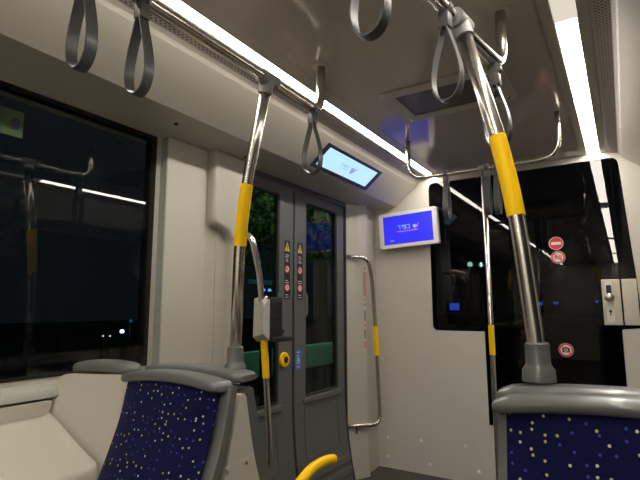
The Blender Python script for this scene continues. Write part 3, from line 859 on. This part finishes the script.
def cap(x0, x1, y0, y1, z0, z1, crown, m, name, parent):
    """rounded top cap running along X, crowned in Z, ends rounded"""
    n = 18; rings = []; seg = 16
    for i in range(n+1):
        f = 2*i/n-1; g = math.copysign(abs(f)**.6, f) if abs(f) < 1 else f
        x = (x0+x1)/2+g*(x1-x0)/2
        e = max(0.0, 1-abs(g)**20); e = .55+.45*e**.5
        zc = (z0+z1)/2 + crown*(1-g*g); hz = (z1-z0)/2*e; hy = (y1-y0)/2*(.55+.45*e)
        r = []
        for k in range(seg):
            a = 2*PI*k/seg; c, s = math.cos(a), math.sin(a)
            r.append((x, (y0+y1)/2+hy*math.copysign(abs(c)**.6, c), zc+hz*math.copysign(abs(s)**.6, s)))
        rings.append(r)
    return part(name, loft(B(), rings), m, parent, smooth=60)

def front_seat(label, x0, x1, loc, grp, lf, rf, dz):
    """seat facing the rear of the car (towards the camera)"""
    t = thing('passenger_seat', label, 'seat', loc, grp)
    prof = [(.56, .452), (.74, .440), (.86, .452), (.925, .50), (.972, .60), (1.032, .74), (1.086, .88+dz*.6), (1.116, 1.014+dz)]
    back = prof[3:]; base = prof[:4]
    shell(x0, x1, [(.945, .47)]+[(y+.012, z) for y, z in back[1:]], .034, SEATG, 'back_frame', t, rnd=.018)
    cushion(x0+lf, x1-rf, [(y, z) for y, z in back], .020, .016, FAB, 'backrest_cushion', t)
    shell(x0, x1, base, .045, SEATG, 'seat_frame', t)
    cushion(x0+lf, x1-rf, [(y, z) for y, z in base], .030, .012, FAB, 'seat_cushion', t)
    cap(x0-.002, x1-.014, 1.074, 1.164, .990+dz, 1.026+dz, .020, SEATG, 'top_cap', t)
    part('pedestal', box(B(), x0+.08, x1-.08, .66, .92, 0, .40, .02, 2), SEATD, t)
    return t
front_seat('speckled blue passenger seat at lower left, beside the beige moulded cover', -1.490, -1.026, (-1.27, .8, 0), None, .010, .030, .004)
front_seat('speckled blue passenger seat at lower right, cut by the picture edge', -.252, .31, (.03, .8, 0), None, .022, .03, .036)

def rear_seat(label, x0, x1, loc, arm, dz):
    """seat on the far side of the back-to-back pair, facing the cab"""
    t = thing('passenger_seat', label, 'seat', loc)
    prof = [(1.86, .455), (1.68, .440), (1.54, .455), (1.47, .50), (1.43, .60), (1.385, .74), (1.335, .88), (1.305, .985)]
    shell(x0, x1, [(y, z) for y, z in prof[3:]][::-1], .074, SEATD, 'back_shell', t, rnd=.02)
    shell(x0, x1, [(y, z) for y, z in prof[:4]][::-1], .05, SEATD, 'seat_shell', t)
    cushion(x0+.03, x1-.03, prof[3:], .02, .012, FAB, 'backrest_cushion', t, flip=-1)
    cushion(x0+.03, x1-.03, prof[:4], .03, .010, FAB, 'seat_cushion', t, flip=-1)
    cap(x0-.006, x1-.002, 1.215, 1.330, .992+dz, 1.028+dz, .014, SEATG, 'top_cap', t)
    part('pedestal', box(B(), x0+.08, x1-.08, 1.56, 1.80, 0, .40, .02, 2), SEATD, t)
    if arm:
        part('armrest', tube(B(), fillet([(arm, 1.40, .565), (arm, 1.46, .630), (arm, 1.56, .668), (arm, 1.66, .672), (arm, 1.715, .662), (arm, 1.722, .660)], .04, 5), [.017]*0 or .0185, 14), YEL, t, smooth=60, label='yellow tubular armrest')
    return t
rear_seat('grey-shelled seat facing the door behind the left blue seat, yellow armrest', -1.545, -1.080, (-1.31, 1.6, 0), -1.02, .010)
rear_seat('grey-topped seat back to back with the right blue seat', -.268, .30, (.02, 1.6, 0), None, .034)

# beige divider between the back-to-back seats
for x0, x1, lab in ((-1.505, -1.034, 'beige divider shell between the back-to-back seats on the left'), (-.258, .29, 'beige divider shell between the back-to-back seats on the right')):
    t = thing('seat_divider', lab, 'seat divider', ((x0+x1)/2, 1.2, 0))
    o = rpoly([(1.082, .60), (1.178, .985), (1.206, .985), (1.248, .80), (1.318, .60), (1.36, .30), (1.36, .0), (1.066, 0), (1.066, .48)], [.02, .02, .02, .05, .05, .02, 0, 0, .03])
    bm = plate(o, [], YZ, x0, x1)
    part('shell', bm, CONS, t, smooth=30)
    xs = x1+.0006
    if x1 < -.5:
        part('panel_seam', strokes(B(), [((1.12, .785), (1.225, .789))], (x1, 0, 0), UY, UZ, NX, .004, .0006), PANEL, t)
        for yy, zz in ((1.128, .770), (1.214, .774)): part('screw', tube(B(), [(x1, yy, zz), (x1+.002, yy, zz)], .0055, 10), STEEL, t)

# moulded wheel-arch cover under the window
wa = thing('wheel_arch_cover', 'beige moulded cover under the left window, beside the blue seat', 'wheel arch cover', (-1.65, .6, 0))
top = [(-1.782, .925), (-1.779, .885), (-1.770, .868), (-1.745, .858), (-1.70, .835), (-1.62, .790), (-1.540, .748), (-1.508, .732), (-1.498, .70), (-1.498, .0), (-1.795, .0), (-1.795, .925)]
tp_ = curve_pts(top[:9], 4)
rings = []
ys = [-.6, .2, .70, .90, .945, .965, .98, .992, 1.0]
lift = [0, 0, 0, 0, 0, .001, .003, .007, .016]
outl = [(p.x, p.y) for p in tp_]+top[9:]
for yy, l in zip(ys, lift):
    rings.append([(x, yy+(.0 if z < .01 else -.22*(x+1.76)*-.35), z+(l if (.5 < z and x > -1.781) else 0)) for x, z in outl])
part('top_shell', loft(B(), rings), CONS, wa, smooth=40)
part('side_panel', plate(rpoly([(-.6, .872), (1.000, .872), (1.012, .925), (-.6, .925)], [0, .03, .01, 0]), [], YZ, -1.781, -1.772), CONS, wa)
pp = rpoly([(0, .55), (1, .55), (1, 1.003), (0, .996)], [0, 0, 0, .04])
def place_back(u, v, w):
    x = -1.790+u*.294; lean = (v-1.0)*.22
    return (x, 1.036+.085*u+lean+w, v)
oo = rpoly([(-1.790, .40), (-1.500, .40), (-1.500, 1.018), (-1.790, 1.013)], [0, 0, 0, .045])
bm = plate([((x+1.790)/.294, z) for x, z in oo], [], place_back, 0, .10)
part('back_panel', bm, CONS, wa, smooth=40)
# grey cap on the panel by the window
rings = []
n = 16
for i in range(n+1):
    f = i/n; g = 2*f-1; x = -1.758+f*.255; y = 1.090+.085*(f*.8)
    e = .35+.65*max(0, 1-abs(g)**6)**.5; zc = 1.030+.012*(1-g*g)
    rings.append([(x, y+.042*e*math.copysign(abs(math.cos(2*PI*k/14))**.7, math.cos(2*PI*k/14)), zc+.023*e*math.copysign(abs(math.sin(2*PI*k/14))**.7, math.sin(2*PI*k/14))) for k in range(14)])
part('grey_cap', loft(B(), rings), SEATG, wa, smooth=60)

# ------------------------------------------------------------------ cab and night outside
ds = thing('cab_dashboard', 'dark driver desk behind the black glass with small blue displays', 'dashboard', (-.6, 5.0, 0))
part('desk', box(B(), -1.7, .4, 4.9, 5.3, -.2, 1.20, .04, 2), BLACK, ds)
CABL = emis('cab_blue_light', (.06, .16, 1.0), 2.4)
for x, z, w, h in ((-1.492, 1.262, .05, .035), (-.681, 1.288, .022, .015), (-.544, 1.292, .018, .010), (-.211, 1.300, .010, .008)):
    bm = box(B(), x-w-.012, x+w+.012, 4.985, 5.03, 1.20, z+h+.012, .004, 1); s_ = part('display_housing', bm, BLACK, ds)
    bm = box(B(), x-w, x+w, 4.981, 4.986, z-h, z+h)
    for vv in bm.verts: vv.co -= Vector(ds.location)
    obj('display', bm, CABL, s_)

bm = box(B(), -60, 40, -40, 60, -.45, -.40)
struct(obj('ground', bm, ASPH), 'dark street surface outside the tram', 'ground')

def lamp(lab, x, y, z, r, col, s, z0=-.40):
    t = thing('street_lamp', lab, 'street lamp', (x, y, z0), 'street lamps in the night')
    part('post', tube(B(), [(x, y, z0), (x, y, z)], .04, 10), BLACK, t, smooth=60)
    bm = B(); bmesh.ops.create_uvsphere(bm, u_segments=16, v_segments=10, radius=r)
    for vv in bm.verts: vv.co += Vector((x, y, z+r*.6))
    part('lamp_head', bm, emis('lamp_glow', col, s), t, smooth=180)
    return t
lamp('bluish white lamp low in the left window', -12, 8.677, .58, .055, (.45, .72, 1.0), 8)
lamp('small dim white lamp left of the bluish lamp', -12, 8.10, .50, .022, (.9, .9, .8), 1.2)
lamp('second small dim lamp left of the bluish lamp', -12, 8.31, .49, .022, (.9, .9, .8), 1.2)
lamp('faint blue lamp just above the bluish lamp', -12, 8.95, .86, .05, (.2, .4, .9), .12)
lamp('left of two greenish lamps seen through the cab glass', -3.692, 14, 2.44, .075, (.45, 1.0, .75), 4)
lamp('right of two greenish lamps seen through the cab glass', -3.383, 14, 2.42, .065, (.45, 1.0, .75), 3)
lamp('left of two small blue lamps seen over the validator', -4.0, 4.98, 1.47, .024, (.12, .22, 1.0), 1.6)
lamp('right of two small blue lamps seen over the validator', -4.0, 5.11, 1.47, .024, (.12, .22, 1.0), 1.6)

# platform shelter wall and sign seen through the door glass
GRW = mat('platform_green', (.22, .52, .38), .6)
t = thing('platform_wall', 'low green platform wall outside the door', 'platform wall', (-4.4, 6.6, -.4))
part('panel', box(B(), -4.45, -4.38, 4.6, 7.6, .30, .66, .01, 1), GRW, t)
part('foot', box(B(), -4.44, -4.39, 4.7, 4.8, -.4, .30), BLACK, t); part('foot', box(B(), -4.44, -4.39, 7.4, 7.5, -.4, .30), BLACK, t)
t = thing('shelter_light', 'teal-lit strip of the platform shelter outside the left door leaf', 'light', (-6.0, 7.0, -.4))
part('light_panel', box(B(), -6.05, -6.0, 7.05, 7.75, 1.72, 1.80, .004, 1), emis('teal_glow', (.004, .022, .030), 1.0), t)
part('post', tube(B(), [(-6.02, 7.4, -.4), (-6.02, 7.4, 1.72)], .03, 10), BLACK, t, smooth=60)

def tree(lab, x, y, h, r, n):
    t = thing('tree', lab, 'tree', (x, y, -.4), 'trees outside the tram')
    part('trunk', tube(B(), [(x, y, -.4), (x+.05, y, h*.6), (x, y+.05, h)], [.12, .09, .04], 10), BARK, t, smooth=60)
    bm = B()
    for k in range(n):
        d = Vector((random.gauss(0, 1), random.gauss(0, 1), random.gauss(0, .8))).normalized()*r*random.uniform(.35, 1)
        c = Vector((x, y, h))+d; a = Vector((random.uniform(-1, 1), random.uniform(-1, 1), random.uniform(-1, 1))).normalized()
        b = a.orthogonal().normalized(); s = random.uniform(.06, .13)
        q = [c-a*s, c+b*s*.5, c+a*s, c-b*s*.5]
        v_ = [bm.verts.new(p) for p in q]; w_ = bm.verts.new(c+a.cross(b)*s*.25)
        for i in range(4): bm.faces.new((v_[i], v_[(i+1) % 4], w_))
        bm.faces.new(v_[::-1])
    part('foliage', bm, LEAF, t)
    return t
tree('leafy tree outside the right door leaf', -5.2, 8.3, 3.3, 1.2, 1500)
tree('dark tree outside the left door leaf', -8.0, 9.0, 3.2, 1.3, 900)
# unseen point lights added to brighten the trees and the platform wall
for nm, loc, e_, c_ in (('street_light', (-4.6, 7.2, 5.4), 110, (.75, 1.0, .6)), ('street_light.001', (-9.0, 4.5, 6.0), 6, (.8, 1.0, .7)), ('street_light.002', (-3.4, 6.2, 2.3), 22, (.7, 1.0, .8))):
    l = bpy.data.lights.new(nm, 'POINT'); l.energy = e_; l.color = c_; l.shadow_soft_size = .15
    o = link(bpy.data.objects.new(nm, l)); o.location = loc

# ------------------------------------------------------------------ world, camera, view
w = bpy.data.worlds.new('night'); S.world = w; w.use_nodes = True
w.node_tree.nodes['Background'].inputs[0].default_value = (.27, .35, .45, 1); w.node_tree.nodes['Background'].inputs[1].default_value = .014

cam = bpy.data.cameras.new('camera'); cam.sensor_width = 36; cam.lens = 481.83/640*36; cam.clip_start = .02
co = link(bpy.data.objects.new('camera', cam)); S.camera = co
R = ((0.84693092, 0.53169932, -0.00196052), (0.07605042, -0.11748789, 0.99015803), (-0.52623602, 0.83874456, 0.13994008))
co.matrix_world = Matrix(((R[0][0], R[1][0], -R[2][0], 0), (R[0][1], R[1][1], -R[2][1], 0), (R[0][2], R[1][2], -R[2][2], 1.25), (0, 0, 0, 1)))

vs = S.view_settings; S.display_settings.display_device = 'sRGB'
vs.view_transform = 'Standard'; vs.look = 'None'; vs.gamma = 1; vs.use_curve_mapping = False; vs.exposure = 0.42
